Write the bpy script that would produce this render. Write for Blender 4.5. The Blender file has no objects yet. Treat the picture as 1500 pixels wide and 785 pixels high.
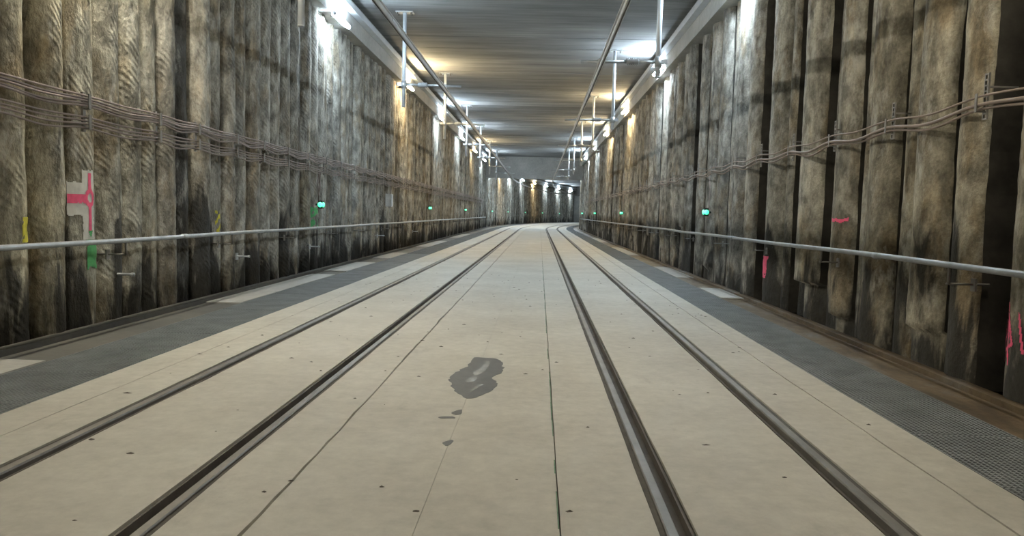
import bpy, math, random
from mathutils import Vector, Matrix, noise

random.seed(7)
SC = bpy.context.scene
COL = SC.collection
PI = math.pi

# ------------------------------------------------------------------ camera
F_PX, CX, CY, EYE = 1112.0, 750.0, 392.5, 1.376
VPX, VPY, ROLL = 790.0, 313.0, math.radians(1.6)
yv = Vector((VPX - CX, CY - VPY, -F_PX)).normalized()
dv = Vector((math.sin(ROLL), math.cos(ROLL), 0.0))
zv = (dv - dv.dot(yv) * yv).normalized()
xv = yv.cross(zv)
cam_data = bpy.data.cameras.new('camera')
cam = bpy.data.objects.new('camera', cam_data)
COL.objects.link(cam)
cam.matrix_world = Matrix.Translation((0, 0, EYE)) @ Matrix((xv, yv, zv)).to_4x4()
cam_data.sensor_width = 36.0
cam_data.lens = 36.0 * F_PX / 1500.0
cam_data.clip_end = 400
SC.camera = cam

# ------------------------------------------------------------------ world, exposure
world = bpy.data.worlds.new('world')
SC.world = world
world.use_nodes = True
world.node_tree.nodes['Background'].inputs[0].default_value = (0.02, 0.022, 0.024, 1)
SC.view_settings.view_transform = 'Standard'
SC.view_settings.look = 'None'
SC.view_settings.gamma = 1.0
SC.view_settings.use_curve_mapping = False
SC.view_settings.exposure = 1.8
LAMP_COOL = ((0.70, 0.86, 1.0), 150.0)
LAMP_WARM = ((1.0, 0.78, 0.45), 140.0)
LAMP_FARC = ((0.70, 0.86, 1.0), 280.0)
LAMP_FARW = ((1.0, 0.78, 0.45), 260.0)
LAMP_NEAR = ((1.0, 0.92, 0.74), 180.0)
LAMP_FILL = ((1.0, 0.90, 0.70), 80.0)  # added lamps out of view, put in to brighten the foreground

# ------------------------------------------------------------------ tunnel line
S0, RAD = 65.0, 240.0          # straight up to S0, then a bend of radius RAD
S_BACK, S_END = -14.0, 138.0
CEIL = 6.38
LAT_L, LAT_R = -4.92, 3.90     # mean faces of the pile walls


def P(s, lat, z):
    if s <= S0:
        return Vector((lat, s, z))
    a = (s - S0) / RAD
    return Vector((RAD - (RAD - lat) * math.cos(a), S0 + (RAD - lat) * math.sin(a), z))


def heading(s):
    return 0.0 if s <= S0 else -(s - S0) / RAD


def stations(a, b, step=2.0):
    out = [a]
    if b > S0 > a:
        out.append(S0)
    s = max(a, S0)
    while s + step < b:
        s += step
        out.append(s)
    out.append(b)
    return sorted(set(out))


# ------------------------------------------------------------------ mesh helpers
class MB:
    def __init__(self):
        self.v, self.f = [], []

    def box(self, x0, x1, y0, y1, z0, z1):
        b = len(self.v)
        self.v += [(x, y, z) for z in (z0, z1) for y in (y0, y1) for x in (x0, x1)]
        self.f += [tuple(b + i for i in q) for q in
                   ((0, 2, 3, 1), (4, 5, 7, 6), (0, 1, 5, 4), (2, 6, 7, 3), (0, 4, 6, 2), (1, 3, 7, 5))]
        return self

    def sbox(self, s, lat0, lat1, ds, z0, z1):
        """box set square to the tunnel line at station s (ds along the line)"""
        b = len(self.v)
        self.v += [tuple(P(s + d, l, z)) for z in (z0, z1) for d in (-ds / 2, ds / 2) for l in (lat0, lat1)]
        self.f += [tuple(b + i for i in q) for q in
                   ((0, 2, 3, 1), (4, 5, 7, 6), (0, 1, 5, 4), (2, 6, 7, 3), (0, 4, 6, 2), (1, 3, 7, 5))]
        return self

    def tube(self, pts, r, n=8, cap=True):
        pts = [Vector(p) for p in pts]
        b = len(self.v)
        rr = r if isinstance(r, (list, tuple)) else [r] * len(pts)
        for i, p in enumerate(pts):
            t = (pts[min(i + 1, len(pts) - 1)] - pts[max(i - 1, 0)]).normalized()
            ref = Vector((0, 0, 1)) if abs(t.z) < 0.9 else Vector((1, 0, 0))
            u = t.cross(ref).normalized()
            w = u.cross(t)
            for k in range(n):
                a = 2 * PI * k / n
                self.v.append(tuple(p + (u * math.cos(a) + w * math.sin(a)) * rr[i]))
        for i in range(len(pts) - 1):
            for k in range(n):
                k2 = (k + 1) % n
                self.f.append((b + i * n + k, b + (i + 1) * n + k, b + (i + 1) * n + k2, b + i * n + k2))
        if cap:
            self.f.append(tuple(b + k for k in range(n)))
            e = b + (len(pts) - 1) * n
            self.f.append(tuple(e + k for k in reversed(range(n))))
        return self

    def sweep(self, prof, sts):
        """closed (lat, z) outline carried along the tunnel line"""
        b, n = len(self.v), len(prof)
        for s in sts:
            self.v += [tuple(P(s, l, z)) for l, z in prof]
        for i in range(len(sts) - 1):
            for k in range(n):
                k2 = (k + 1) % n
                self.f.append((b + i * n + k, b + i * n + k2, b + (i + 1) * n + k2, b + (i + 1) * n + k))
        self.f.append(tuple(b + k for k in reversed(range(n))))
        e = b + (len(sts) - 1) * n
        self.f.append(tuple(e + k for k in range(n)))
        return self

    def mesh(self, name, mat, smooth=False):
        me = bpy.data.meshes.new(name)
        me.from_pydata(self.v, [], self.f)
        if mat:
            me.materials.append(mat)
        if smooth:
            me.polygons.foreach_set('use_smooth', [True] * len(me.polygons))
        me.update()
        return me

    def build(self, name, mat, parent=None, smooth=False):
        return link(name, self.mesh(name, mat, smooth), parent)


def link(name, data, parent=None, loc=(0, 0, 0), rz=0.0):
    o = bpy.data.objects.new(name, data)
    COL.objects.link(o)
    if parent is not None:
        o.parent = parent
    o.location = loc
    o.rotation_euler = (0, 0, rz)
    return o


def tag(o, label=None, cat=None, group=None, kind=None):
    if label:
        o['label'] = label
    if cat:
        o['category'] = cat
    if group:
        o['group'] = group
    if kind:
        o['kind'] = kind
    return o


def thing(name, label, cat, loc=(0, 0, 0), rz=0.0, group=None):
    return tag(link(name, None, None, loc, rz), label, cat, group)


def rect(l0, l1, z0, z1):
    return [(l0, z0), (l1, z0), (l1, z1), (l0, z1)]


ORD = ['first', 'second', 'third', 'fourth', 'fifth', 'sixth', 'seventh', 'eighth', 'ninth', 'tenth', 'eleventh',
       'twelfth', 'thirteenth', 'fourteenth', 'fifteenth', 'sixteenth', 'seventeenth', 'eighteenth', 'nineteenth',
       'twentieth', 'twenty-first', 'twenty-second', 'twenty-third', 'twenty-fourth', 'twenty-fifth', 'twenty-sixth',
       'twenty-seventh', 'twenty-eighth', 'twenty-ninth', 'thirtieth', 'thirty-first', 'thirty-second', 'thirty-third',
       'thirty-fourth', 'thirty-fifth', 'thirty-sixth', 'thirty-seventh', 'thirty-eighth', 'thirty-ninth', 'fortieth']


# ------------------------------------------------------------------ materials
class NT:
    def __init__(self, name):
        self.m = bpy.data.materials.new(name)
        self.m.use_nodes = True
        self.t = self.m.node_tree
        self.b = self.t.nodes['Principled BSDF']
        self.geo = self.t.nodes.new('ShaderNodeNewGeometry')
        self.oi = self.t.nodes.new('ShaderNodeObjectInfo')

    def n(self, typ, **kw):
        x = self.t.nodes.new(typ)
        for k, v in kw.items():
            setattr(x, k, v)
        return x

    def l(self, a, b):
        self.t.links.new(a, b)

    def pos(self, sx, sy, sz, rot=(0, 0, 0)):
        mp = self.n('ShaderNodeMapping')
        mp.inputs['Scale'].default_value = (sx, sy, sz)
        mp.inputs['Rotation'].default_value = rot
        self.l(self.geo.outputs['Position'], mp.inputs['Vector'])
        return mp.outputs[0]

    def noise(self, vec, scale=1.0, detail=4.0, rough=0.55, dist=0.0):
        x = self.n('ShaderNodeTexNoise')
        x.inputs['Scale'].default_value = scale
        x.inputs['Detail'].default_value = detail
        x.inputs['Roughness'].default_value = rough
        x.inputs['Distortion'].default_value = dist
        self.l(vec, x.inputs['Vector'])
        return x.outputs['Fac']

    def ramp(self, fac, stops):
        x = self.n('ShaderNodeValToRGB')
        e = x.color_ramp.elements
        while len(e) < len(stops):
            e.new(0.5)
        for el, (p, c) in zip(e, stops):
            el.position = p
            el.color = (c, c, c, 1) if isinstance(c, (int, float)) else (*c, 1)
        self.l(fac, x.inputs[0])
        return x.outputs[0]

    def mix(self, a, b, fac=1.0, mode='MIX'):
        x = self.n('ShaderNodeMix', data_type='RGBA', blend_type=mode)
        for sock, v in ((x.inputs[0], fac), (x.inputs[6], a), (x.inputs[7], b)):
            if hasattr(v, 'is_output'):
                self.l(v, sock)
            elif isinstance(v, (int, float)):
                sock.default_value = v
            else:
                sock.default_value = (*v, 1)
        return x.outputs[2]

    def math(self, op, a, b=0.5):
        x = self.n('ShaderNodeMath', operation=op)
        for sock, v in ((x.inputs[0], a), (x.inputs[1], b)):
            if hasattr(v, 'is_output'):
                self.l(v, sock)
            else:
                sock.default_value = v
        return x.outputs[0]

    def z(self):
        x = self.n('ShaderNodeSeparateXYZ')
        self.l(self.geo.outputs['Position'], x.inputs[0])
        return x.outputs[2]

    def bump(self, h, strength=0.5, dist=0.02, prev=None):
        x = self.n('ShaderNodeBump')
        x.inputs['Strength'].default_value = strength
        x.inputs['Distance'].default_value = dist
        self.l(h, x.inputs['Height'])
        if prev:
            self.l(prev, x.inputs['Normal'])
        return x.outputs[0]

    def done(self, col=None, rough=None, normal=None, metal=None, spec=None):
        for key, v in (('Base Color', col), ('Roughness', rough), ('Normal', normal), ('Metallic', metal), ('Specular IOR Level', spec)):
            if v is None:
                continue
            s = self.b.inputs[key]
            if hasattr(v, 'is_output'):
                self.l(v, s)
            elif isinstance(v, (int, float)):
                s.default_value = v
            else:
                s.default_value = (*v, 1)
        return self.m


def mat_pile(name, c0, c1, stain_lo, stain_hi, damp, chisel, relief):
    t = NT(name)
    # every pile is its own casting: shift the pattern from pile to pile
    sh = t.n('ShaderNodeVectorMath', operation='MULTIPLY_ADD')
    rnd = t.n('ShaderNodeCombineXYZ')
    for k in range(3):
        t.l(t.oi.outputs['Random'], rnd.inputs[k])
    t.l(rnd.outputs[0], sh.inputs[0])
    sh.inputs[1].default_value = (37.0, 23.0, 61.0)
    t.l(t.geo.outputs['Position'], sh.inputs[2])

    def pos(sx, sy, sz, rot=(0, 0, 0)):
        mp = t.n('ShaderNodeMapping')
        mp.inputs['Scale'].default_value = (sx, sy, sz)
        mp.inputs['Rotation'].default_value = rot
        t.l(sh.outputs[0], mp.inputs['Vector'])
        return mp.outputs[0]
    base = t.ramp(t.noise(pos(1, 1, 0.5), 1.5, 4), [(0.32, c0), (0.68, c1)])
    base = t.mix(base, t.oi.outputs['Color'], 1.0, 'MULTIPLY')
    blot = t.noise(pos(1, 1, 0.6), 5.5, 5, 0.6, 0.15)
    base = t.mix(base, t.ramp(blot, [(0.36, 0.45), (0.5, 0.92), (0.64, 1.45)]), 0.9, 'MULTIPLY')
    streak = t.ramp(t.noise(pos(8, 8, 0.5), 1.0, 4, 0.6), [(0.3, 0.6), (0.62, 1.12)])
    base = t.mix(base, streak, 0.6, 'MULTIPLY')
    fine = t.noise(pos(1, 1, 0.9), 34, 4, 0.65)
    base = t.mix(base, t.ramp(fine, [(0.34, 0.55), (0.62, 1.3)]), 0.4, 'MULTIPLY')
    w = t.n('ShaderNodeTexWave', wave_type='BANDS', bands_direction='Z')
    w.inputs['Scale'].default_value = 4.6
    w.inputs['Distortion'].default_value = 3.0
    w.inputs['Detail'].default_value = 4.0
    w.inputs['Detail Scale'].default_value = 0.7
    t.l(pos(1, 1, 1, (0.7, 0, 0)), w.inputs['Vector'])
    tool = t.ramp(t.noise(pos(1, 1, 0.7), 2.4, 4), [(0.50, 0.0), (0.62, chisel)])
    base = t.mix(base, t.ramp(w.outputs['Fac'], [(0.2, 0.7), (0.8, 1.12)]), tool, 'MULTIPLY')
    brown = t.ramp(t.noise(pos(1.3, 1.3, 0.5), 1.7, 5, 0.6), [(0.5, 0.0), (0.62, 0.75)])
    base = t.mix(base, t.mix(base, (0.74, 0.62, 0.47), 1.0, 'MULTIPLY'), brown)
    # pale lime bloom in patches
    lime = t.ramp(t.noise(pos(1.6, 1.6, 0.8), 2.2, 7, 0.7), [(0.54, 0.0), (0.66, 0.8)])
    base = t.mix(base, (0.58, 0.565, 0.51), t.math('MULTIPLY', lime, 0.6))
    # damp black stains with an outline of their own, commoner near the foot
    zz = t.math('MINIMUM', t.math('MULTIPLY', t.math('SUBTRACT', 1.0, t.z()), damp), damp)
    zz = t.math('MAXIMUM', zz, -0.6 * damp)
    st = t.math('ADD', t.noise(pos(2.0, 2.0, 0.55), 0.9, 6, 0.6, 0.5), zz)
    stain = t.ramp(st, [(stain_lo, 0.0), (stain_hi, 0.92)])
    base = t.mix(base, (0.034, 0.033, 0.030), stain)
    b = t.bump(t.math('MULTIPLY', w.outputs['Fac'], tool), 0.8, 0.03)
    b = t.bump(blot, 0.9, relief, b)
    b = t.bump(fine, 0.45, 0.015, b)
    return t.done(base, 0.85, b, spec=0.3)


def mat_concrete(name, c0, c1, rough=0.7, streak=(1, 1, 1), speck=0.5, tint=False, bumps=0.25):
    t = NT(name)
    base = t.ramp(t.noise(t.pos(*streak), 0.9, 6, 0.6), [(0.3, c0), (0.7, c1)])
    if tint:
        base = t.mix(base, t.oi.outputs['Color'], 1.0, 'MULTIPLY')
    fine = t.ramp(t.noise(t.pos(*streak), 9, 6, 0.7), [(0.3, 0.82), (0.7, 1.1)])
    base = t.mix(base, fine, 0.8, 'MULTIPLY')
    dirt = t.ramp(t.noise(t.pos(1, 0.35, 1), 1.4, 8, 0.72), [(0.60, 0.0), (0.80, speck)])
    base = t.mix(base, (0.16, 0.14, 0.11), dirt)
    h = t.noise(t.pos(*streak), 22, 5, 0.7)
    return t.done(base, rough, t.bump(h, bumps, 0.006), spec=0.35)


def mat_mud():
    t = NT('muddy_concrete')
    base = t.ramp(t.noise(t.pos(1.2, 0.45, 1), 1.5, 7, 0.65, 0.6), [(0.30, (0.035, 0.028, 0.02)), (0.42, (0.10, 0.07, 0.038)), (0.52, (0.16, 0.115, 0.065)), (0.64, (0.19, 0.18, 0.16))])
    fine = t.ramp(t.noise(t.pos(1, 1, 1), 12, 6, 0.7), [(0.3, 0.6), (0.7, 1.2)])
    base = t.mix(base, fine, 0.8, 'MULTIPLY')
    return t.done(base, 0.5, t.bump(t.noise(t.pos(1, 1, 1), 15, 5, 0.7), 0.4, 0.01), spec=0.4)


def mat_plain(name, col, rough=0.5, metal=0.0, var=0.25, scale=6.0, spec=0.5):
    t = NT(name)
    v = t.ramp(t.noise(t.pos(1, 1, 1), scale, 5, 0.65), [(0.3, 1 - var), (0.7, 1 + var * 0.6)])
    base = t.mix(col, v, 1.0, 'MULTIPLY')
    return t.done(base, rough, None, metal, spec)


def mat_emit(name, col, strength):
    t = NT(name)
    t.b.inputs['Base Color'].default_value = (0.8, 0.8, 0.8, 1)
    t.b.inputs['Emission Color'].default_value = (*col, 1)
    t.b.inputs['Emission Strength'].default_value = strength
    return t.m


def mat_ceiling():
    t = NT('ceiling_concrete')
    base = t.ramp(t.noise(t.pos(0.22, 1.5, 1), 1.3, 6, 0.6), [(0.3, (0.20, 0.205, 0.21)), (0.7, (0.40, 0.405, 0.40))])
    base = t.mix(base, t.oi.outputs['Color'], 1.0, 'MULTIPLY')
    fine = t.ramp(t.noise(t.pos(0.3, 9, 1), 1.6, 5, 0.6), [(0.3, 0.72), (0.7, 1.12)])
    base = t.mix(base, fine, 0.8, 'MULTIPLY')
    h = t.noise(t.pos(0.25, 8, 1), 1.5, 5, 0.6)
    return t.done(base, 0.75, t.bump(h, 0.5, 0.02), spec=0.3)


M = {
    'pile_l': mat_pile('pile_concrete_ochre', (0.255, 0.238, 0.20), (0.45, 0.43, 0.375), 0.535, 0.61, 0.14, 0.34, 0.08),
    'pile_r': mat_pile('pile_concrete_grey', (0.235, 0.22, 0.187), (0.41, 0.385, 0.335), 0.535, 0.61, 0.14, 0.0, 0.05),
    'slab': mat_concrete('floor_concrete', (0.43, 0.408, 0.355), (0.54, 0.52, 0.46), 0.62),
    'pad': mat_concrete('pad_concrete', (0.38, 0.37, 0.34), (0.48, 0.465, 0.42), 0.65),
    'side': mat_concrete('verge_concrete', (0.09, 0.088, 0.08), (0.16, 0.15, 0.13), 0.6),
    'mud': mat_mud(),
    'beam': mat_concrete('beam_concrete', (0.34, 0.34, 0.32), (0.48, 0.475, 0.45), 0.75),
    'ceiling': mat_ceiling(),
    'joint_shade': mat_plain('painted_joint_shade', (0.055, 0.05, 0.042), 0.9, 0, 0.5, 3.0),  # shade of the pile sides, put into the colour
    'dark': mat_plain('dark_bed', (0.035, 0.033, 0.03), 0.9),
    'grate': mat_plain('grating_grey', (0.20, 0.215, 0.22), 0.55, 0.0, 0.3, 3.0),
    'steel': mat_plain('galvanised_steel', (0.46, 0.48, 0.49), 0.42, 0.6, 0.2, 7.0),
    'alu': mat_plain('conductor_aluminium', (0.46, 0.45, 0.43), 0.45, 0.5, 0.25, 2.0),
    'white_steel': mat_plain('pale_coated_steel', (0.66, 0.70, 0.74), 0.4, 0.2, 0.12, 5.0),
    'rail': mat_plain('rail_steel', (0.20, 0.185, 0.165), 0.5, 0.3, 0.3, 3.0),
    'rust': mat_plain('rail_flank', (0.10, 0.085, 0.07), 0.7, 0.2, 0.4, 5.0),
    'filler': mat_plain('bitumen_filler', (0.085, 0.075, 0.062), 0.85, 0, 0.4, 6.0),
    'strap': mat_plain('weathered_zinc', (0.27, 0.26, 0.245), 0.6, 0.3, 0.3, 7.0),
    'cable': mat_plain('cable_sheath', (0.30, 0.245, 0.225), 0.55, 0, 0.25, 4.0),
    'cable_r': mat_plain('cable_sheath_brown', (0.25, 0.19, 0.155), 0.55, 0, 0.3, 4.0),
    'black': mat_plain('black_plastic', (0.02, 0.022, 0.022), 0.5),
    'white': mat_plain('white_enamel', (0.72, 0.74, 0.74), 0.4),
    'insulator': mat_plain('insulator_grey', (0.38, 0.40, 0.42), 0.35),
    'paint_white': mat_plain('white_paint', (0.66, 0.65, 0.60), 0.8, 0, 0.12, 18),
    'paint_pink': mat_plain('pink_paint', (0.90, 0.12, 0.24), 0.7, 0, 0.15, 18),
    'paint_green': mat_plain('green_paint', (0.10, 0.42, 0.14), 0.7, 0, 0.3, 18),
    'paint_yellow': mat_plain('yellow_paint', (0.70, 0.62, 0.06), 0.7, 0, 0.3, 18),
    'wet': mat_plain('damp_concrete', (0.10, 0.098, 0.092), 0.5, 0, 0.2, 9),
    'water': mat_plain('shallow_water', (0.34, 0.34, 0.32), 0.12, 0, 0.3, 9, 0.9),
    'cool': mat_emit('lamp_glow_cool', *LAMP_COOL),
    'warm': mat_emit('lamp_glow_warm', *LAMP_WARM),
    'farc': mat_emit('lamp_glow_cool_bend', *LAMP_FARC),
    'farw': mat_emit('lamp_glow_warm_bend', *LAMP_FARW),
    'fill': mat_emit('lamp_glow_amber_fill', *LAMP_FILL),
    'near': mat_emit('lamp_glow_amber_near', *LAMP_NEAR),
    'green': mat_emit('green_signal_glow', (0.02, 1.0, 0.42), 0.5),
}

# ------------------------------------------------------------------ floor
STS = stations(S_BACK, S_END)
floor = MB().sweep(rect(LAT_L - 0.7, LAT_R + 0.7, -0.55, -0.16), STS).build('floor', M['dark'])
tag(floor, 'pale concrete track floor with embedded rails and grey side gratings', kind='structure')

JOINT_S = [S_BACK, 1.5] + [1.5 + 0.22 * k for k in range(1, 135)] + stations(31.5, S_END)[0:]
JOINT_S = sorted(set(round(s, 3) for s in JOINT_S))


def edge_wobble(lat, amp):
    def f(s):
        a = amp if 1.4 < s < 32 else 0.0
        return lat + a * noise.noise(Vector((s * 1.1, lat * 7, 0))) + 0.7 * a * noise.noise(Vector((s * 4.3, lat * 3, 5))) + 0.9 * a * max(0.0, noise.noise(Vector((s * 2.1, lat, 9))) - 0.25)
    return f


def slab_strip(l0, l1, mat, a0=0.0, a1=0.0, sts=None, z1=0.0, name='slab'):
    f0, f1 = edge_wobble(l0, a0), edge_wobble(l1, a1)
    m = MB()
    sts = sts or JOINT_S
    for s in sts:
        e0, e1 = f0(s), f1(s)
        m.v += [tuple(P(s, e0, -0.2)), tuple(P(s, e1, -0.2)), tuple(P(s, e1, z1)), tuple(P(s, e0, z1))]
    for i in range(len(sts) - 1):
        for k in range(4):
            k2 = (k + 1) % 4
            m.f.append((i * 4 + k, i * 4 + k2, (i + 1) * 4 + k2, (i + 1) * 4 + k))
    m.f += [(3, 2, 1, 0), tuple((len(sts) - 1) * 4 + k for k in range(4))]
    return m.build(name, mat, floor)


RAILS = [-2.685, -1.665, 0.645, 1.645]
G_L, G_R = -3.44, 2.48
HW = 0.085
slab_strip(G_L + 0.008, -3.117, M['slab'], 0.0, 0.010)
slab_strip(-3.11, RAILS[0] - HW, M['slab'], 0.006, 0.004)
slab_strip(RAILS[0] + HW, RAILS[1] - HW, M['slab'], 0.006, 0.003)
slab_strip(RAILS[1] + HW, -1.223, M['slab'], 0.004, 0.016)
slab_strip(-1.206, -0.5012, M['slab'], 0.008, 0.002)
slab_strip(-0.4990, 0.127, M['slab'], 0.002, 0.004)
slab_strip(0.133, RAILS[2] - HW, M['slab'], 0.006, 0.004)
slab_strip(RAILS[2] + HW, RAILS[3] - HW, M['slab'], 0.004, 0.005)
slab_strip(RAILS[3] + HW, 2.18, M['slab'], 0.004, 0.013)
slab_strip(2.191, G_R - 0.008, M['slab'], 0.007, 0.0)

# verge beyond the gratings, then pale pads let into it
G_LO, G_RO = -4.22, 3.18
PADS_L = [(4.3, 6.35), (10.6, 15.7), (16.6, 19.6), (21.5, 24.5), (29, 35), (40, 47)]
PADS_R = [(13.2, 15.0), (17.5, 21.0), (27, 33), (39, 46)]


def verge(l0, l1, pads, matd, matp):
    cuts = [S_BACK]
    for a, b in pads:
        cuts += [a, b]
    cuts.append(S_END)
    for i in range(len(cuts) - 1):
        a, b = cuts[i], cuts[i + 1]
        pad = i % 2 == 1
        slab_strip(l0, l1, matp if pad else matd, 0, 0, stations(a + 0.01, b - 0.01), 0.004 if pad else -0.012,
                   'pad' if pad else 'verge_slab')


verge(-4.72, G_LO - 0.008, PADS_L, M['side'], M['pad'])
verge(G_RO + 0.008, 3.58, PADS_R, M['mud'], M['pad'])
# low kerb at the foot of each pile wall
slab_strip(-4.86, -4.735, M['side'], 0.0, 0.0, None, 0.045, 'kerb')
slab_strip(3.60, 3.72, M['mud'], 0.0, 0.0, None, 0.03, 'kerb')


def grating_mesh(w, l, pitch):
    m = MB()
    nx, ny = int(w / pitch), int(l / pitch)
    t, h = 0.006, 0.03
    for i in range(nx + 1):
        x = -w / 2 + i * w / nx
        m.box(x - t, x + t, -l / 2, l / 2, -h, 0)
    for j in range(ny + 1):
        y = -l / 2 + j * l / ny
        m.box(-w / 2, w / 2, y - t, y + t, -h, -0.003)
    return m


GW_L, GW_R = G_LO - G_L, G_RO - G_R
gm = {}
for key, w in (('l', -GW_L - 0.02), ('r', GW_R - 0.02)):
    gm[key] = grating_mesh(w, 0.988, 0.034).mesh('grating', M['grate'])
    gm[key + 'far'] = grating_mesh(w, 0.988, 0.08).mesh('grating', M['grate'])
bed_mat = mat_plain('trench_bed_grey', (0.12, 0.125, 0.125), 0.8, 0, 0.4, 2.0)
for l0, l1 in ((G_LO + 0.005, G_L - 0.005), (G_R + 0.005, G_RO - 0.005)):
    MB().sweep(rect(l0, l1, -0.16, -0.034), STS).build('trench_bed', bed_mat, floor)
for side, lat in (('l', (G_L + G_LO) / 2), ('r', (G_R + G_RO) / 2)):
    s = 2.5
    while s < 118:
        p = P(s, lat, -0.002 + random.uniform(-0.004, 0.002))
        o = link('grating', gm[side if s < 24 else side + 'far'], floor, p, heading(s))
        o.rotation_euler.x = random.uniform(-0.002, 0.002)
        s += 1.0

# ------------------------------------------------------------------ rails set in the floor
RAIL_LABELS = ['embedded grooved rail beside the grating of the pink-cross wall',
               'embedded grooved rail between the wide joint and the outer rail on the pink-cross side',
               'embedded grooved rail just beyond the thin green-lined joint',
               'embedded grooved rail beside the muddy verge and mesh grating']
RS = stations(S_BACK, S_END)
for i, c in enumerate(RAILS):
    side = 1 if i in (0, 2) else -1          # groove towards the middle of its own track
    r = thing('track_rail', RAIL_LABELS[i], 'rail', (c, 0, 0), 0, 'rails of the two tracks')

    def part(name, prof, mat):
        q = [(c + side * l, z) for l, z in prof]
        if side < 0:
            q.reverse()
        o = MB().sweep(q, RS).build(name, mat, r)
        o.location = (-c, 0, 0)
        return o
    part('rail_foot', rect(-HW, HW, -0.15, -0.06), M['filler'])
    part('filler_strip', rect(-HW, -0.05, -0.06, -0.012), M['filler'])
    part('rail_head', [(-0.05, -0.06), (0.004, -0.06), (0.004, -0.010), (-0.002, 0.0), (-0.044, 0.002), (-0.05, -0.004)], M['rail'])
    part('groove', rect(0.004, 0.054, -0.06, -0.045), M['rust'])
    part('guard_lip', [(0.054, -0.06), (0.070, -0.06), (0.070, -0.004), (0.058, -0.004)], M['rust'])
    part('filler_strip', rect(0.070, HW, -0.06, -0.016), M['filler'])

# ------------------------------------------------------------------ pile walls
wall_l = MB().sweep(rect(LAT_L - 0.95, LAT_L - 0.50, -0.2, CEIL + 0.3), STS).build('wall_left', M['dark'])  # both backings near-black, painting shade into the gaps between piles
tag(wall_l, 'wall of bored concrete piles carrying the thick cable bundle and pink cross', kind='structure')
wall_r = MB().sweep(rect(LAT_R + 0.50, LAT_R + 0.95, -0.2, CEIL + 0.3), STS).build('wall_right', M['dark'])
tag(wall_r, 'wall of uneven concrete piles with two thin cables and pink scribble', kind='structure')
PILE_H = 5.72


def pile_grid(w, rr, seed, rough, nu, nv, step=None, off=0.0):
    """front face of one pile: rows (z) of points (bulge, along); +bulge is into the tunnel"""
    rows = []
    sag = rr - math.sqrt(max(rr * rr - w * w / 4, 1e-4))
    for k in range(nv + 1):
        z = -0.05 + (PILE_H + 0.05) * k / nv
        row = []
        for j in range(nu + 1):
            u = -1 + 2 * j / nu
            y = u * w / 2
            b = math.sqrt(max(rr * rr - y * y, 1e-4)) - rr + sag - sag
            n = 0.8 * noise.noise(Vector((seed * 3.1, y * 1.6, z * 0.55)))
            n += 0.55 * noise.noise(Vector((seed * 5.7, y * 5.0, z * 1.6)))
            n += 0.45 * abs(noise.noise(Vector((y * 8, z * 5.5, seed * 2.3)))) + 0.30 * noise.noise(Vector((y * 17, z * 11, seed * 1.3)))
            b += n * rough
            if step and z < step[0]:
                b -= step[1]
            y2 = y + 0.03 * u * abs(u) * noise.noise(Vector((seed * 7.7 + u, z * 0.9, 2.0))) + 0.012 * u * noise.noise(Vector((z * 4.0, seed, u)))
            row.append((b + off, y2, z))
        rows.append(row)
    return rows


def pile_mesh(rows, mat):
    m = MB()
    nu = len(rows[0])
    for row in rows:
        b0, y0, z0 = row[0]
        b1, y1, z1 = row[-1]
        m.v.append((-0.42, y0, z0))
        m.v += row
        m.v.append((-0.42, y1, z1))
    n = nu + 2
    for k in range(len(rows) - 1):
        for j in range(n - 1):
            m.f.append((k * n + j, k * n + j + 1, (k + 1) * n + j + 1, (k + 1) * n + j))
    m.f.append(tuple((len(rows) - 1) * n + j for j in range(n)))
    me = m.mesh('pile', mat, True)
    me.materials.append(M['joint_shade'])                     # near-black sides paint the shade in the joints between piles
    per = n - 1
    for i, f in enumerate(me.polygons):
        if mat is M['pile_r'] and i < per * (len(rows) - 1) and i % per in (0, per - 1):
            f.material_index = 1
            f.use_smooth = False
    return me


PILES = {'l': [], 'r': []}


def add_pile(side, a, b, tone, off=0.0, rough=0.02, step=None, rr=None, tint=(1, 1, 1), mesh=None, seed=0):
    wall = wall_l if side == 'l' else wall_r
    s, w = (a + b) / 2, (b - a)
    lat = LAT_L + 0.03 if side == 'l' else LAT_R - 0.13
    rows = None
    if mesh is None:
        near = s < 16
        gap = 0.975 if side == 'l' else 0.955
        rows = pile_grid(w * gap, (rr or 0.62) * w, seed, rough, 16 if near else 8, 110 if near else 48, step)
        mesh = pile_mesh(rows, M['pile_' + side])
    sg = 1 if side == 'l' else -1
    o = link('pile', mesh, wall, P(s, lat + sg * off, 0), heading(s) + (0 if side == 'l' else PI))
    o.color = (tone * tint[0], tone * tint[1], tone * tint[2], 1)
    rec = dict(o=o, rows=rows, s=s, w=w * (0.975 if side == 'l' else 0.955), sg=sg, lat=lat + sg * off)
    PILES[side].append(rec)
    return rec


OCH = (1.04, 1.0, 0.86)
L_SPEC = [(6.62, 7.25, 0.85, 0.02, OCH), (7.25, 7.75, 0.95, 0.05, OCH), (7.75, 8.27, 1.0, 0.02, (1, 1, .93)),
          (8.27, 8.82, 1.0, 0.05, (1, 1, .95)), (8.82, 9.30, 0.95, 0.03, (1, 1, .95)), (9.30, 9.72, 0.92, -0.01, (1, 1, .95)),
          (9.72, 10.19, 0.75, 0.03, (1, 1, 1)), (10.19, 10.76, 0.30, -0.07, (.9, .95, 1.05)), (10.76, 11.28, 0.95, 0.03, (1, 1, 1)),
          (11.28, 11.72, 0.9, -0.02, (1, 1, 1)), (11.72, 12.17, 0.8, 0.03, (1, 1, 1)), (12.17, 12.70, 0.95, 0.0, (1, 1, 1))]
s = 6.62
while s > 2.4:
    add_pile('l', s - 0.52, s, random.uniform(0.8, 1.0), random.uniform(-0.03, 0.05), 0.02, tint=OCH, seed=s)
    s -= 0.52
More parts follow.
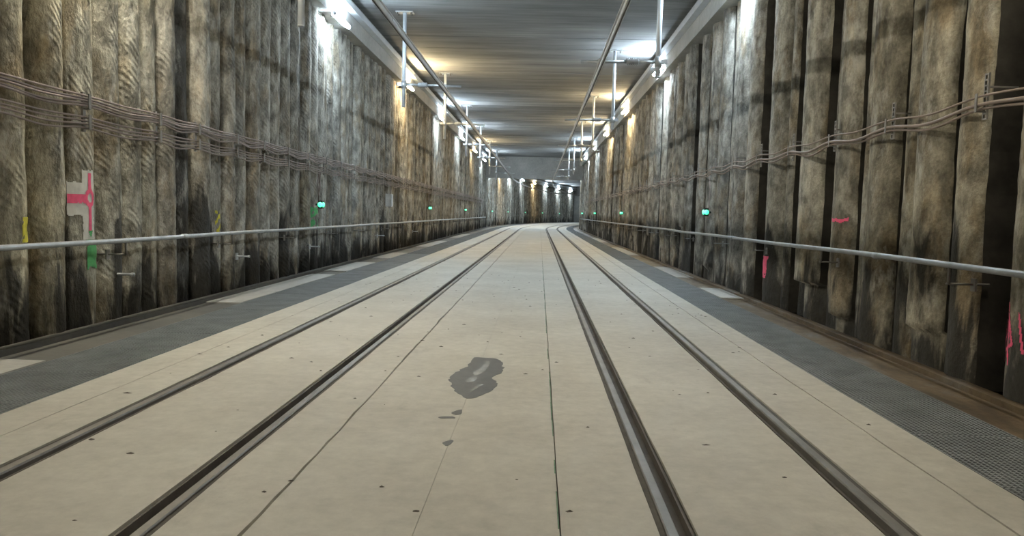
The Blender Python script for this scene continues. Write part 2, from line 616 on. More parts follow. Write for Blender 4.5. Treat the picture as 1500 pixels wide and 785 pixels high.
for a, b, tone, off, tint in L_SPEC:
    add_pile('l', a, b, tone, off, 0.012 if a == 7.75 else 0.026, tint=tint, seed=a, rr=1.3 if a == 7.75 else None)
s = 12.70
while s < 30:
    w = random.choice((0.44, 0.48, 0.52, 0.56))
    tone = random.choice((0.95, 1.0, 0.9, 0.85, 1.0, 0.7, 0.45))
    add_pile('l', s, s + w, tone, random.uniform(-0.08, 0.07), 0.022, seed=s)
    s += w
FAR_L = [pile_mesh(pile_grid(0.475, 0.30, 50 + k, 0.022, 6, 22), M['pile_l']) for k in range(8)]
while s < S_END - 1:
    add_pile('l', s, s + 0.5, random.choice((0.95, 1.0, 0.9, 0.8, 1.0, 0.6)), random.uniform(-0.05, 0.05), mesh=random.choice(FAR_L))
    s += 0.5

R_SPEC = [  # from, to, tone, offset into the tunnel, step(z, depth), roughness
    (5.55, 6.27, 0.75, 0.08, None, 0.03), (6.27, 6.59, 0.12, -0.32, None, 0.02), (6.59, 7.06, 0.95, 0.08, None, 0.03),  # deep gaps here and below get a near-black tone as painted shade
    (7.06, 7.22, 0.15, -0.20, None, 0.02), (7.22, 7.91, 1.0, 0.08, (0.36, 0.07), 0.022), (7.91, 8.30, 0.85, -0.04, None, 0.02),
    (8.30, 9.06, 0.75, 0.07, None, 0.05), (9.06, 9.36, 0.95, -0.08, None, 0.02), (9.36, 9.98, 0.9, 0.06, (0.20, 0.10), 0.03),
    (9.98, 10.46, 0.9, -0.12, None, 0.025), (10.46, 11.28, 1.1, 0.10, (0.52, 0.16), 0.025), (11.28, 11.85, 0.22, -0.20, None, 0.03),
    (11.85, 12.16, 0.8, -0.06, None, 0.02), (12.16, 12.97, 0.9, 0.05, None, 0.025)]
s = 5.55
while s > 2.0:
    w = random.choice((0.45, 0.75))
    add_pile('r', s - w, s, random.uniform(0.7, 0.95), random.uniform(-0.08, 0.08), 0.02, tint=OCH, seed=s)
    s -= w
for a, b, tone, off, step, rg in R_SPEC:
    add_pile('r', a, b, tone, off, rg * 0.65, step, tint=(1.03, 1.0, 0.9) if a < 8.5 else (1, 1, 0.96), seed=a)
s = 12.97
wide = False
while s < 34:
    w = random.uniform(0.62, 0.82) if wide else random.uniform(0.34, 0.52)
    off = random.uniform(0.0, 0.10) if wide else random.uniform(-0.14, -0.02)
    tone = random.choice((0.95, 1.0, 0.85, 1.05, 0.75)) if wide else random.choice((0.9, 0.7, 0.85, 0.4))
    stp = (random.uniform(0.2, 1.2), random.uniform(0.03, 0.12)) if wide and random.random() < 0.35 else None
    add_pile('r', s, s + w, tone, off, 0.02, stp, seed=s)
    s += w
    wide = not wide
FAR_R = [pile_mesh(pile_grid(0.49, 0.31, 80 + k, 0.03, 6, 22), M['pile_r']) for k in range(8)]
while s < 96:
    add_pile('r', s, s + 0.52, random.choice((0.95, 1.0, 0.8, 0.9, 0.55)), random.uniform(-0.12, 0.09), mesh=random.choice(FAR_R))
    s += 0.52


# paint sprayed on piles: thin skins that follow the pile's own face
def pile_at(side, s):
    return min(PILES[side], key=lambda r: abs(r['s'] - s) if r['rows'] else 1e9)


def paint(side, s0, s1, z0, z1, test, mat, name='paint_mark', label=None, cell=0.012, lift=0.006, ref=None):
    rec = pile_at(side, ref if ref else (s0 + s1) / 2)
    rows = rec['rows']
    nv, nu = len(rows) - 1, len(rows[0]) - 1
    ni, nk = max(1, int((s1 - s0) / cell)), max(1, int((z1 - z0) / cell))

    def surf(s, z):
        y = (s - rec['s']) * rec['sg']
        fu = min(max((y / rec['w'] + 0.5) * nu, 0), nu - 1e-6)
        fv = min(max((z + 0.05) / (PILE_H + 0.05) * nv, 0), nv - 1e-6)
        j, k = int(fu), int(fv)
        a, b = fu - j, fv - k
        bl = (rows[k][j][0] * (1 - a) + rows[k][j + 1][0] * a) * (1 - b) + (rows[k + 1][j][0] * (1 - a) + rows[k + 1][j + 1][0] * a) * b
        return (bl + lift, y, z)
    idx, m = {}, MB()

    def vid(i, k):
        if (i, k) not in idx:
            idx[(i, k)] = len(m.v)
            m.v.append(surf(s0 + (s1 - s0) * i / ni, z0 + (z1 - z0) * k / nk))
        return idx[(i, k)]
    for i in range(ni):
        for k in range(nk):
            s, z = s0 + (s1 - s0) * (i + 0.5) / ni, z0 + (z1 - z0) * (k + 0.5) / nk
            if abs(s - rec['s']) < rec['w'] / 2 and test(s, z):
                q = (vid(i, k), vid(i + 1, k), vid(i + 1, k + 1), vid(i, k + 1))
                m.f.append(q if rec['sg'] > 0 else q[::-1])
    if m.f:
        o = m.build(name, mat, rec['o'], True)
        if label:
            o['label'] = label


def nz(s, z, f, seed=0):
    return noise.noise(Vector((s * f, z * f, seed)))


def cross_white(s, z):
    e = 0.012 * nz(s, z, 22)
    return (7.95 + e < s < 8.18 + e and 0.98 < z < 1.72 + e) or (7.70 < s < 8.0 and 1.235 + e < z < 1.585 + e)


def cross_pink(s, z):
    d = math.hypot((s - 8.075), (z - 1.42) * 0.95)
    e = 0.006 * nz(s, z, 30, 3)
    return (0.045 < d < 0.095 + e) or (d >= 0.045 and ((abs(s - 8.075) < 0.030 + e and 1.06 < z < 1.69) or (s < 8.04 and abs(z - 1.415) < 0.048 + e)))


paint('l', 7.72, 8.26, 0.95, 1.75, cross_white, M['paint_white'], label='white painted ground of the pink survey cross')
paint('l', 7.72, 8.26, 0.95, 1.75, cross_pink, M['paint_pink'], label='pink survey cross with a ring at its centre', lift=0.010)
paint('l', 8.0, 8.24, 0.60, 1.07, lambda s, z: (z > 1.0 and abs(s - 8.075) < (z - 0.99) * 0.6) or (z < 0.97 and nz(s, z, 9, 2) > -0.12 and 0.66 + 0.1 * nz(s, z, 6) < z),
      M['paint_green'], label='green sprayed patch below the pink cross', lift=0.012)
paint('l', 6.98, 7.22, 0.98, 1.22, lambda s, z: nz(s, z, 14, 1) > -0.2 and s < 7.2, M['paint_yellow'], label='yellow sprayed patch')
paint('l', 11.35, 11.6, 0.95, 1.3, lambda s, z: nz(s, z, 12, 8) > 0.05 and abs(s - 11.47) < 0.07, M['paint_yellow'], label='yellow sprayed patch')
paint('r', 12.3, 12.95, 0.42, 0.78, lambda s, z: abs(s - 12.62 + 0.1 * (z - 0.6)) < 0.15 + 0.05 * nz(s, z, 8) and nz(s, z, 10, 4) > -0.35, M['paint_pink'], label='pink sprayed patch')
paint('r', 9.45, 9.9, 1.33, 1.44, lambda s, z: abs(z - 1.39 - 0.06 * nz(s, 0, 6)) < 0.02, M['paint_pink'], label='thin pink sprayed line')


def seg(s, z, a, b, w):
    ax, az, bx, bz = *a, *b
    t = max(0, min(1, ((s - ax) * (bx - ax) + (z - az) * (bz - az)) / ((bx - ax) ** 2 + (bz - az) ** 2)))
    return math.hypot(s - ax - t * (bx - ax), z - az - t * (bz - az)) < w


SCRIB = [((6.50, .80), (6.44, .30)), ((6.44, .62), (6.36, .52)), ((6.36, .52), (6.42, .36)), ((6.36, .78), (6.22, .46)), ((6.22, .46), (6.34, .40)),
         ((6.30, .64), (6.28, .30)), ((6.16, .70), (6.10, .42))]
paint('r', 5.6, 6.26, 0.25, 0.85, lambda s, z: any(seg(s + 0.27, z, a, b, 0.013) for a, b in SCRIB), M['paint_pink'], label='scribbled pink spray strokes')

# ------------------------------------------------------------------ capping beams, ceiling, bulkhead
for side, l0, l1 in (('left', LAT_L - 0.6, LAT_L + 0.24), ('right', LAT_R - 0.33, LAT_R + 0.6)):
    n = 'trim_1' if side == 'left' else 'trim_2'
    b = MB().sweep(rect(l0, l1, 5.66, CEIL + 0.05), STS).build(n, M['beam'])
    tag(b, 'pale concrete capping beam along the top of the %s wall' % ('pink-cross' if side == 'left' else 'pink-scribble'), kind='structure')

ceil = MB().sweep(rect(LAT_L - 0.7, LAT_R + 0.7, CEIL + 0.03, CEIL + 0.5), STS).build('ceiling', M['dark'])
tag(ceil, 'grey concrete tunnel ceiling of wide boards laid crosswise', kind='structure')
s = -10.0
while s < 128:
    w = random.choice((0.9, 1.2, 1.2, 1.5))
    z0 = CEIL + random.uniform(-0.008, 0.008)
    o = MB().sweep(rect(LAT_L - 0.3, LAT_R + 0.3, z0, CEIL + 0.1), [s + 0.006, s + w - 0.006]).build('ceiling_panel', M['ceiling'], ceil)
    t = random.uniform(0.72, 1.08)
    o.color = (t, t, t, 1)
    s += w

# bulkhead across the tunnel before the bend
BH = 68.0
bk = MB()
bk.sweep(rect(LAT_L - 0.1, LAT_R + 0.1, 4.47, CEIL + 0.02), [BH, BH + 0.6])
tag(bk.build('wall_portal', M['beam']), 'grey concrete bulkhead hanging from the ceiling before the bend', kind='structure')
tag(MB().sweep(rect(LAT_L - 0.6, LAT_R + 0.6, -0.2, CEIL + 0.4), [S_BACK - 0.3, S_BACK]).build('wall_back', M['side']), 'dark end of the tunnel behind the viewer', kind='structure')
tag(MB().sweep(rect(LAT_L - 0.6, LAT_R + 0.6, -0.2, CEIL + 0.4), [S_END, S_END + 0.3]).build('wall_front', M['side']), 'dark end of the tunnel beyond the bend', kind='structure')

# cable ducts below the ceiling
for l0, l1, nm in ((LAT_L + 0.25, LAT_L + 0.42, 'pink-cross'), (LAT_R - 0.50, LAT_R - 0.34, 'pink-scribble')):
    for a, b, wh in ((S_BACK + 0.05, 67.95, 'before the bulkhead'), (68.65, S_END - 0.05, 'beyond the bulkhead')):
        d = thing('cable_duct', 'pale steel cable duct under the ceiling on the %s side, %s' % (nm, wh), 'duct', (0, 0, 0), 0)
        MB().sweep(rect(l0, l1, 6.05, 6.19), stations(a, b)).build('duct', M['white_steel'], d)
        MB().sweep(rect(l0 - 0.01, l1 + 0.01, 6.192, 6.202), stations(a, b)).build('duct_lid', M['white_steel'], d)

# ------------------------------------------------------------------ wall lamps
lamp_meshes = {}


def lamp(side, s, kind, label):
    lat = LAT_L + 0.36 if side == 'l' else LAT_R - 0.46
    sg = 1 if side == 'l' else -1
    r = thing('wall_lamp', label, 'lamp', P(s, lat, 5.60 if side == 'l' else 5.76), heading(s), 'tube lamps along the capping beams')
    kind = {'cool': 'farc', 'warm': 'farw'}.get(kind, kind) if s > 69 else kind
    key = (side, kind)
    if key not in lamp_meshes:
        y = [-0.6, -0.585, 0.585, 0.6]
        lamp_meshes[key] = (
            MB().tube([(0, a, 0) for a in y], [0.03, 0.045, 0.045, 0.03], 10).mesh('diffuser', M[kind], True),
            MB().box(-0.035 - sg * 0.055, 0.035 - sg * 0.055, -0.55, 0.55, -0.03, 0.05).mesh('housing', M['white']),
            MB().box(-0.05 - sg * 0.1, 0.05 - sg * 0.1, -0.03, 0.03, -0.02, 0.18).mesh('bracket', M['steel']),
            MB().tube([(0, 0.6, 0), (0, 0.64, 0)], [0.046, 0.04], 10).mesh('end_cap', M['insulator'], True),
            MB().tube([(0, -0.64, 0), (0, -0.6, 0)], [0.04, 0.046], 10).mesh('end_cap', M['insulator'], True))
    df, hs, br, c1, c2 = lamp_meshes[key]
    link('diffuser', df, r)
    link('housing', hs, r)
    link('bracket', br, r, (0, 0.35, 0))
    link('bracket', br, r, (0, -0.35, 0))
    link('end_cap', c1, r)
    link('end_cap', c2, r)


L_LAMPS = [(-0.7, 'fill'), (8.3, 'near'), (17.3, 'cool'), (26.3, 'warm'), (35.3, 'cool'), (44.3, 'cool'), (53.3, 'warm'),
           (62.3, 'cool'), (71.3, 'cool'), (80.3, 'warm'), (89.3, 'cool'), (98.3, 'cool'), (107.3, 'warm'), (116.3, 'cool'), (125.3, 'cool'), (134.0, 'cool')]
R_LAMPS = [(5.5, 'fill'), (14.5, 'cool'), (23.5, 'cool'), (32.5, 'warm'), (41.5, 'warm'), (50.5, 'cool'), (59.5, 'cool'),
           (74.0, 'cool'), (83.0, 'cool')]
for side, lst, wn in (('l', L_LAMPS, 'pink-cross'), ('r', R_LAMPS, 'pink-scribble')):
    vis = 0
    for s, k in lst:
        c = {'cool': 'white', 'warm': 'yellowish', 'near': 'amber', 'fill': 'added dim amber fill'}[k]
        if s < 10:
            lamp(side, s, k, '%s tube lamp on the capping beam above the %s' % (c, 'pink cross' if s > 8 else 'pink scribble' if s > 0 else 'cable bundle, behind the viewer'))
        else:
            lamp(side, s, k, 'glowing %s tube lamp, %s in view along the %s wall' % (c, ORD[vis], wn))
            vis += 1

# ------------------------------------------------------------------ overhead conductor rails and their drop posts
COND = {'l': -2.49, 'r': 1.07}
COND_Z = {'l': 4.45, 'r': 4.17}      # height of the rail's upper flange centre
for side, nm in (('l', 'pink-cross'), ('r', 'pink-scribble')):
    c = COND[side]
    r = thing('conductor_rail', 'long grey overhead conductor rail on the %s side' % nm, 'conductor rail', (0, 0, 0), 0)
    st = stations(-8, 120)
    h = COND_Z[side]
    MB().sweep([(c - 0.042, h + 0.05), (c - 0.042, h + 0.036), (c - 0.018, h + 0.03), (c - 0.022, h - 0.02), (c - 0.034, h - 0.04), (c - 0.024, h - 0.058),
                (c + 0.024, h - 0.058), (c + 0.034, h - 0.04), (c + 0.022, h - 0.02), (c + 0.018, h + 0.03), (c + 0.042, h + 0.036), (c + 0.042, h + 0.05)][::-1], st).build('profile', M['alu'], r)
    MB().sweep(rect(c - 0.008, c + 0.008, h - 0.07, h - 0.057), st).build('contact_wire', M['rust'], r)
    for k in range(14):
        s = 4.3 + 8.4 * k if side == 'l' else 9.8 + 8.75 * k
        MB().sbox(s, c - 0.03, c + 0.03, 0.4, h - 0.015, h + 0.028).build('splice_plate', M['steel'], r)


def drop_post(side, s, label):
    sg = 1 if side == 'l' else -1          # the arm reaches from the post towards the middle of the tunnel
    lat = -3.54 if side == 'l' else 2.16
    r = thing('drop_post', label, 'post', P(s, lat, CEIL), heading(s), 'ceiling posts that carry the conductor rails')
    dh = COND_Z[side] + 0.065 - 4.44
    z = lambda h: h - CEIL + (dh if 4.3 < h < 4.7 else 0)
    cx = COND[side] - lat
    key = side
    if key not in post_meshes:
        ins = MB()
        ipts, irad = [], []
        for k in range(13):
            ipts.append((sg * (0.36 + 0.02 * k), 0, z(4.49)))
            irad.append(0.075 if k % 2 else 0.045)
        ins.tube(ipts, irad, 10)
        post_meshes[key] = [
            ('base_plate', MB().box(-0.22, 0.22, -0.12, 0.12, -0.025, 0.012).mesh('base_plate', M['steel'])),
            *[('bolt', MB().tube([(a, b, -0.02), (a, b, -0.07)], 0.014, 6).mesh('bolt', M['rust'])) for a in (-0.17, 0.17) for b in (-0.08, 0.08)],
            ('tube', MB().tube([(0, 0, -0.02), (0, 0, z(4.02))], 0.05, 14).mesh('tube', M['white_steel'], True)),
            ('end_cap', MB().tube([(0, 0, z(4.02)), (0, 0, z(4.0))], [0.052, 0.046], 14).mesh('end_cap', M['insulator'], True)),
            ('clamp_collar', MB().tube([(0, 0, z(4.40)), (0, 0, z(4.58))], 0.066, 14).mesh('clamp_collar', M['steel'], True)),
            ('clamp_lug', MB().box(-0.17, -0.05, -0.03, 0.03, z(4.46), z(4.54)).mesh('clamp_lug', M['steel'])
             if sg > 0 else MB().box(0.05, 0.17, -0.03, 0.03, z(4.46), z(4.54)).mesh('clamp_lug', M['steel'])),
            ('inner_arm', MB().tube([(sg * 0.06, 0, z(4.49)), (sg * 0.37, 0, z(4.49))], 0.035, 10).mesh('inner_arm', M['steel'], True)),
            ('insulator', ins.mesh('insulator', M['insulator'], True)),
            ('outer_arm', MB().tube([(sg * 0.60, 0, z(4.49)), (sg * 1.46, 0, z(4.47))], 0.03, 10).mesh('outer_arm', M['steel'], True)),
            ('rail_clamp', MB().box(cx - 0.05, cx + 0.05, -0.06, 0.06, z(4.43), z(4.452)).box(cx - 0.04, cx + 0.04, -0.03, 0.03, z(4.445), z(4.53)).mesh('rail_clamp', M['steel'])),
        ]
    for n, me in post_meshes[key]:
        link(n, me, r)


post_meshes = {}
for k in range(7):
    drop_post('l', 11.15 + 8.37 * k, 'pale steel drop post with bracket arm, %s in the row on the pink-cross side' % ORD[k])
for k in range(6):
    drop_post('r', 14.67 + 8.9 * k, 'pale steel drop post with bracket arm, %s in the row on the pink-scribble side' % ORD[k])

# ------------------------------------------------------------------ handrails
for side, lat, zz, s_first, s_end, nm in (('l', LAT_L + 0.32, 0.965, 5.36, 66.0, 'pink-cross'), ('r', LAT_R - 0.40, 1.03, 3.62, 66.0, 'pink-scribble')):
    sg = 1 if side == 'l' else -1
    r = thing('handrail', 'long galvanised handrail pipe along the %s wall' % nm, 'handrail', (0, 0, 0), 0)
    pts, s = [], 1.5
    while s < s_end:
        pts.append(P(s, lat + 0.012 * noise.noise(Vector((s * 0.25, 3, sg))), zz + 0.012 * noise.noise(Vector((s * 0.3, sg, 1)))))
        s += 0.75
    MB().tube(pts, 0.027, 12).build('pipe', M['steel'], r, True)
    br = MB()
    br.tube([(0, 0, -0.02), (0, 0, -0.17)], 0.014, 8)
    br.tube([(sg * 0.02, 0, -0.16), (-sg * 0.10, 0, -0.16), (-sg * 0.34, 0, -0.16)], 0.010, 8)
    bme = br.mesh('bracket', M['strap'], True)
    pme = MB().box(-sg * 0.21 - 0.008, -sg * 0.21 + 0.008, -0.035, 0.035, -0.22, -0.11).mesh('plate', M['strap'])
    cme = MB().tube([(0, -0.06, 0), (0, 0.06, 0)], 0.033, 12).mesh('coupling', M['steel'], True)
    s = s_first
    k = 0
    while s < s_end - 1:
        b = link('bracket', bme, r, P(s, lat, zz), heading(s))
        link('plate', pme, b)
        if k % 2:
            link('coupling', cme, r, P(s + 1.4, lat, zz), heading(s))
        s += 2.95
        k += 1

# ------------------------------------------------------------------ cables and their hangers
HANG_L = [3.9, 5.1, 6.4, 7.73, 9.2, 10.27, 11.58, 12.7]
while HANG_L[-1] < 64:
    HANG_L.append(HANG_L[-1] + 1.25)
HANG_R = [3.0, 4.6, 6.46, 8.1, 9.65, 11.2, 12.8, 14.4]
while HANG_R[-1] < 60:
    HANG_R.append(HANG_R[-1] + 1.7)


def cable(side, z, lat, rad, hang, sag, seed, s_end, label, mat, group):
    pts, s = [], 1.5
    step = 0.16
    while s < s_end:
        prev = max([h for h in hang if h <= s] or [s - 0.5])
        nxt = min([h for h in hang if h > s] or [s + 0.5])
        u = (s - prev) / (nxt - prev)
        k = math.sin(PI * u)
        amp = 0.5 + 0.5 * (noise.noise(Vector((prev * 2.3, seed, 0))) + 0.5)
        dz = -sag * amp * k * k + 0.012 * k * noise.noise(Vector((s * 0.9, seed * 1.7, 4)))
        dl = (0.02 if side == 'l' else 0.008) * k * noise.noise(Vector((s * 1.1, seed * 2.9, 9)))
        pts.append(P(s, lat + dl, z + dz))
        s += step if s < 30 else 0.5
    o = MB().tube(pts, rad, 7).build('wall_cable', mat, None, True)
    return tag(o, label, 'cable', group)


UP = ['topmost', 'second', 'third', 'fourth', 'lowest']
for k in range(5):
    cable('l', 2.46 - 0.025 * k, LAT_L + 0.26 - (k % 2) * 0.02, 0.0115, HANG_L, 0.010 + 0.014 * k, k + 1, 64,
          'grey-brown cable, %s of the upper bundle on the pink-cross wall' % UP[k], M['cable'], 'cables of the upper bundle')
for k in range(4):
    cable('l', 2.245 - 0.034 * k, LAT_L + 0.25 - (k % 2) * 0.02, 0.0105, HANG_L, 0.02 + 0.012 * k, k + 11, 64,
          'grey-brown cable, %s of the lower bundle on the pink-cross wall' % ('topmost', 'second', 'third', 'lowest')[k], M['cable'], 'cables of the lower bundle')
cable('r', 2.43, LAT_R - 0.30, 0.010, HANG_R, 0.05, 21, 60, 'thin dark cable, upper one along the pink-scribble wall', M['cable_r'], None)
cable('r', 2.355, LAT_R - 0.32, 0.016, HANG_R, 0.07, 22, 60, 'thicker brown cable, middle one along the pink-scribble wall', M['cable_r'], None)
cable('r', 2.325, LAT_R - 0.29, 0.012, HANG_R, 0.09, 24, 60, 'brown cable, lowest one along the pink-scribble wall', M['cable_r'], None)

strap_l = MB().box(-0.012, 0.012, -0.022, 0.022, 2.10, 2.50).mesh('strap', M['strap'])
hook_u = MB().box(-0.01, 0.075, -0.02, 0.02, 2.325, 2.338).box(0.065, 0.075, -0.02, 0.02, 2.33, 2.48).mesh('hook', M['strap'])
hook_d = MB().box(-0.01, 0.075, -0.02, 0.02, 2.122, 2.135).box(0.065, 0.075, -0.02, 0.02, 2.13, 2.27).mesh('hook', M['strap'])
stand_l = [MB().box(-0.2, 0.0, -0.012, 0.012, a, a + 0.02).mesh('wall_stud', M['strap']) for a in (2.16, 2.42)]
for i, s in enumerate(HANG_L):
    if i < len(ORD):
        lab = 'steel cable hanger holding both bundles, %s one from the viewer on the pink-cross wall' % ORD[i]
        h = thing('cable_hanger', lab, 'hanger', P(s, LAT_L + 0.21, 0), 0, 'hangers of the cable bundles')
        link('strap', strap_l, h)
        link('hook', hook_u, h)
        link('hook', hook_d, h)
        for me in stand_l:
            link('wall_stud', me, h)
strap_r = MB()
strap_r.box(-0.008, 0.008, -0.03, -0.018, 2.24, 2.62).box(-0.008, 0.008, 0.018, 0.03, 2.24, 2.62)
for k in range(9):
    strap_r.box(-0.008, 0.008, -0.02, 0.02, 2.24 + 0.0455 * k, 2.252 + 0.0455 * k)
strap_r = strap_r.mesh('perforated_strap', M['strap'])
clip_r = MB().box(-0.085, 0.0, -0.015, 0.015, 2.300, 2.308).box(-0.085, -0.077, -0.015, 0.015, 2.300, 2.45).mesh('clip', M['strap'])
stud_r = [MB().box(0.0, 0.25, -0.008, 0.008, a, a + 0.016).mesh('wall_stud', M['strap']) for a in (2.50,)]
for i, s in enumerate(HANG_R):
    if i < len(ORD):
        h = thing('perforated_hanger', 'perforated steel cable strap, %s one from the viewer on the pink-scribble wall' % ORD[i], 'hanger', P(s, LAT_R - 0.255, 0), 0,
                  'straps of the thin cables')
        link('perforated_strap', strap_r, h)
        link('clip', clip_r, h)
        for me in stud_r:
            link('wall_stud', me, h)

# ------------------------------------------------------------------ green emergency lights
GREEN_L = [(15.95, 1.45), (32.0, 1.5), (47.5, 1.5), (72.5, 1.5), (87.0, 1.5), (101, 1.5), (114.0, 1.5), (126.5, 1.5)]
GREEN_R = [(16.6, 1.5), (33.5, 1.5), (49.5, 1.5), (64.0, 1.5)]
gmesh = {}
for side, lst, nm in (('l', GREEN_L, 'pink-cross'), ('r', GREEN_R, 'pink-scribble')):
    sg = 1 if side == 'l' else -1
    lat = LAT_L + 0.30 if side == 'l' else LAT_R - 0.30
    lens = MB().tube([(sg * 0.0, -0.055, 0), (0, -0.075, 0), (0, -0.09, 0)], [0.055, 0.05, 0.02], 12).tube(
        [(sg * 0.045, 0, 0), (sg * 0.07, 0, 0), (sg * 0.08, 0, 0)], [0.055, 0.05, 0.02], 12).mesh('lens', M['green'], True)
    body = MB().box(-0.045, 0.045, -0.055, 0.09, -0.085, 0.085).mesh('lamp_body', M['black'])
    arm = MB().box(-0.11 if sg > 0 else 0.03, -0.03 if sg > 0 else 0.11, -0.02, 0.02, -0.02, 0.02).mesh('wall_arm', M['black'])
    for i, (s, z) in enumerate(lst):
        r = thing('green_marker_light', 'small glowing green marker light, %s along the %s wall' % (ORD[i], nm), 'light', P(s, lat, z), heading(s), 'green marker lights')
        link('lens', lens, r)
        link('lamp_body', body, r)
        link('wall_arm', arm, r)
        if s < 40:
            zt = 2.14 - z if side == 'l' else 2.28 - z
            for j, dy in enumerate((0.0, 0.07, 0.12) if side == 'l' else (0.03,)):
                pts = [(-sg * (0.07 - 0.01 * j), 0.03 + dy * (k / 8) + 0.035 * math.sin(k * 1.1 + j * 2), 0.08 + (zt - 0.08) * k / 8) for k in range(9)]
                MB().tube(pts, 0.011, 6).build('feed_cable', M['cable'], r, True)
paint('l', 16.2, 16.7, 0.95, 1.4, lambda s, z: nz(s, z, 8, 6) > 0.02, M['paint_green'], label='green sprayed patch')

# ------------------------------------------------------------------ small fittings on the walls
r = thing('junction_box', 'small pale grey junction box on the pink-cross wall', 'box', P(23.9, LAT_L + 0.2, 1.68))
MB().box(-0.12, 0.06, -0.12, 0.12, -0.2, 0.2).build('box_body', M['white'], r)
MB().box(0.06, 0.075, -0.11, 0.11, -0.19, 0.19).build('lid', M['white_steel'], r)
MB().tube([(0, 0.02, 0.2), (0, 0.03, 0.40)], 0.012, 6).build('feed_cable', M['cable'], r)
for i, (s, z) in enumerate([(8.55, 0.56), (12.05, 0.57), (15.95, 0.56), (22.7, 0.6), (29.0, 0.58)]):
    r = thing('steel_anchor', 'short steel anchor bar jutting out below handrail, %s on the pink-cross wall' % ORD[i], 'anchor', P(s, LAT_L, z), 0, 'anchor bars below the handrail')
    MB().tube([(-0.1, 0, 0), (0.28, 0, 0.0)], 0.014, 8).build('bar', M['white_steel'], r, True)
    MB().box(0.06, 0.075, -0.05, 0.05, -0.06, 0.05).build('plate', M['steel'], r)
    MB().tube([(0.25, 0, 0.0), (0.28, 0, 0.0)], 0.024, 6).build('nut', M['white_steel'], r)

# ------------------------------------------------------------------ damp patch and crumbs on the floor
def blob(pts, z0, z1, n=72, amp=0.03, seed=1):
    """closed smooth outline through pts, as a thin slab"""
    m = MB()
    k = len(pts)
    out = []
    for i in range(n):
        t = i / n * k
        a, f = int(t), t - int(t)
        p0, p1, p2, p3 = (Vector((*pts[(a + d) % k], 0)) for d in (-1, 0, 1, 2))
        q = 0.5 * ((2 * p1) + (p2 - p0) * f + (2 * p0 - 5 * p1 + 4 * p2 - p3) * f * f + (3 * p1 - p0 - 3 * p2 + p3) * f ** 3)
        q += Vector((noise.noise(q * 14 + Vector((seed, 0, 0))), noise.noise(q * 12 + Vector((0, seed, 3))), 0)) * amp
        out.append(q)
    m.v = [(q.x, q.y, z0) for q in out] + [(q.x, q.y, z1) for q in out]
    m.f = [tuple(n + i for i in range(n))] + [(i, (i + 1) % n, n + (i + 1) % n, n + i) for i in range(n)]
    return m


r = thing('damp_patch', 'dark grey damp patch with water in a crack, between the two tracks', 'puddle', (-0.5, 6.25, 0))
pd = blob([(-0.70, 6.12), (-0.60, 5.72), (-0.47, 5.52), (-0.33, 5.78), (-0.30, 6.05), (-0.36, 6.25), (-0.28, 6.55), (-0.33, 7.02), (-0.46, 7.10), (-0.58, 7.08),
           (-0.60, 6.72), (-0.66, 6.48)], -0.001, 0.0022, 90, 0.025).build('damp_film', M['wet'], r)
w1 = blob([(-0.47, 6.32), (-0.42, 6.6), (-0.42, 6.88), (-0.46, 6.9), (-0.48, 6.6), (-0.53, 6.4)], 0.0, 0.0034, 50, 0.02, 5).build('water', M['water'], r)
w2 = blob([(-0.55, 6.05), (-0.49, 6.08), (-0.48, 6.24), (-0.54, 6.22)], 0.0, 0.0034, 30, 0.015, 8).build('water', M['water'], r)
w3 = blob([(-0.49, 5.72), (-0.43, 5.9), (-0.41, 6.0), (-0.45, 5.98)], 0.0, 0.0034, 30, 0.01, 9).build('water', M['water'], r)
for o in (pd, w1, w2, w3):
    o.location = (0.5, -6.25, 0)
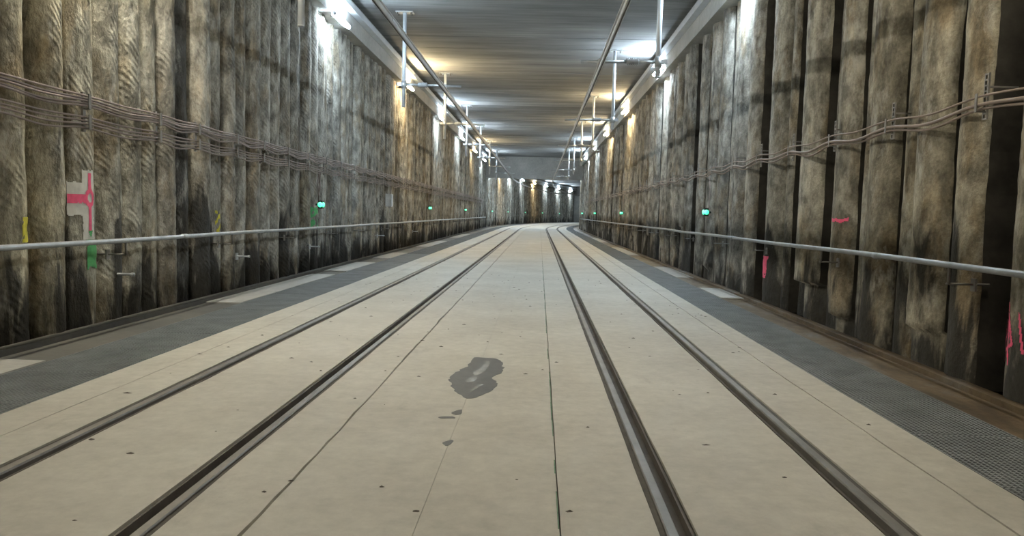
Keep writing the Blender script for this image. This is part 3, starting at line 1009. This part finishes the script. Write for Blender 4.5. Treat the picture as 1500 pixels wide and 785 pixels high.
SPOTS = [((-0.52, 5.12), 0.035, 0.07, 'elongated dark damp spot just before the large damp patch'),
         ((-0.58, 4.98), 0.06, 0.03, 'narrow crosswise damp spot before the large damp patch'),
         ((-0.51, 4.42), 0.028, 0.06, 'small brown damp spot on the faint middle joint')]
for (x, y), a, b, lab in SPOTS:
    o = blob([(x - a, y), (x - a * .3, y - b), (x + a, y - b * .2), (x + a * .5, y + b)], -0.001, 0.002, 28, 0.018, x * 9 + y).build('damp_spot', M['wet'])
    tag(o, lab, 'stain')
cr = MB()
for k in range(190):
    y = random.uniform(3.0, 17)
    x = random.uniform(-3.3, 2.4)
    if any(abs(x - c) < 0.11 for c in RAILS):
        continue
    if -0.85 < x < -0.15 and 4.2 < y < 7.3:
        continue
    a = random.uniform(0.006, 0.018)
    e = random.uniform(0.8, 2.2)
    b0 = len(cr.v)
    for j in range(6):
        t = 2 * PI * j / 6
        q = a * random.uniform(0.6, 1.1)
        cr.v.append((x + q * e * math.cos(t), y + q * math.sin(t), 0.0))
    cr.v.append((x, y, a * 0.45))
    cr.f += [(b0 + j, b0 + (j + 1) % 6, b0 + 6) for j in range(6)]
tag(cr.build('dirt', M['filler']), 'loose brown crumbs of dirt scattered over the pale floor', 'dirt', None, 'stuff')
# narrow line of green paint along the joint
gl, s = MB(), 3.0
while s < 22:
    n = random.uniform(0.2, 0.6)
    if random.random() < 0.8:
        f1 = edge_wobble(0.127, 0.004)
        w = random.uniform(0.004, 0.010)
        gl.v += [(f1(s) - w, s, 0.0), (f1(s) - 0.0005, s, 0.0), (f1(s + n) - 0.0005, s + n, 0.0), (f1(s + n) - w, s + n, 0.0)]
        b0 = len(gl.v) - 4
        gl.v += [(x, y, 0.0015) for x, y, _ in gl.v[b0:b0 + 4]]
        gl.f += [(b0 + 4, b0 + 5, b0 + 6, b0 + 7)] + [(b0 + i, b0 + (i + 1) % 4, b0 + 4 + (i + 1) % 4, b0 + 4 + i) for i in range(4)]
    s += n
tag(gl.build('paint_line', mat_plain('dull_green_paint', (0.14, 0.24, 0.15), 0.8, 0, 0.4, 9), floor), 'broken thin green paint line along a floor joint')
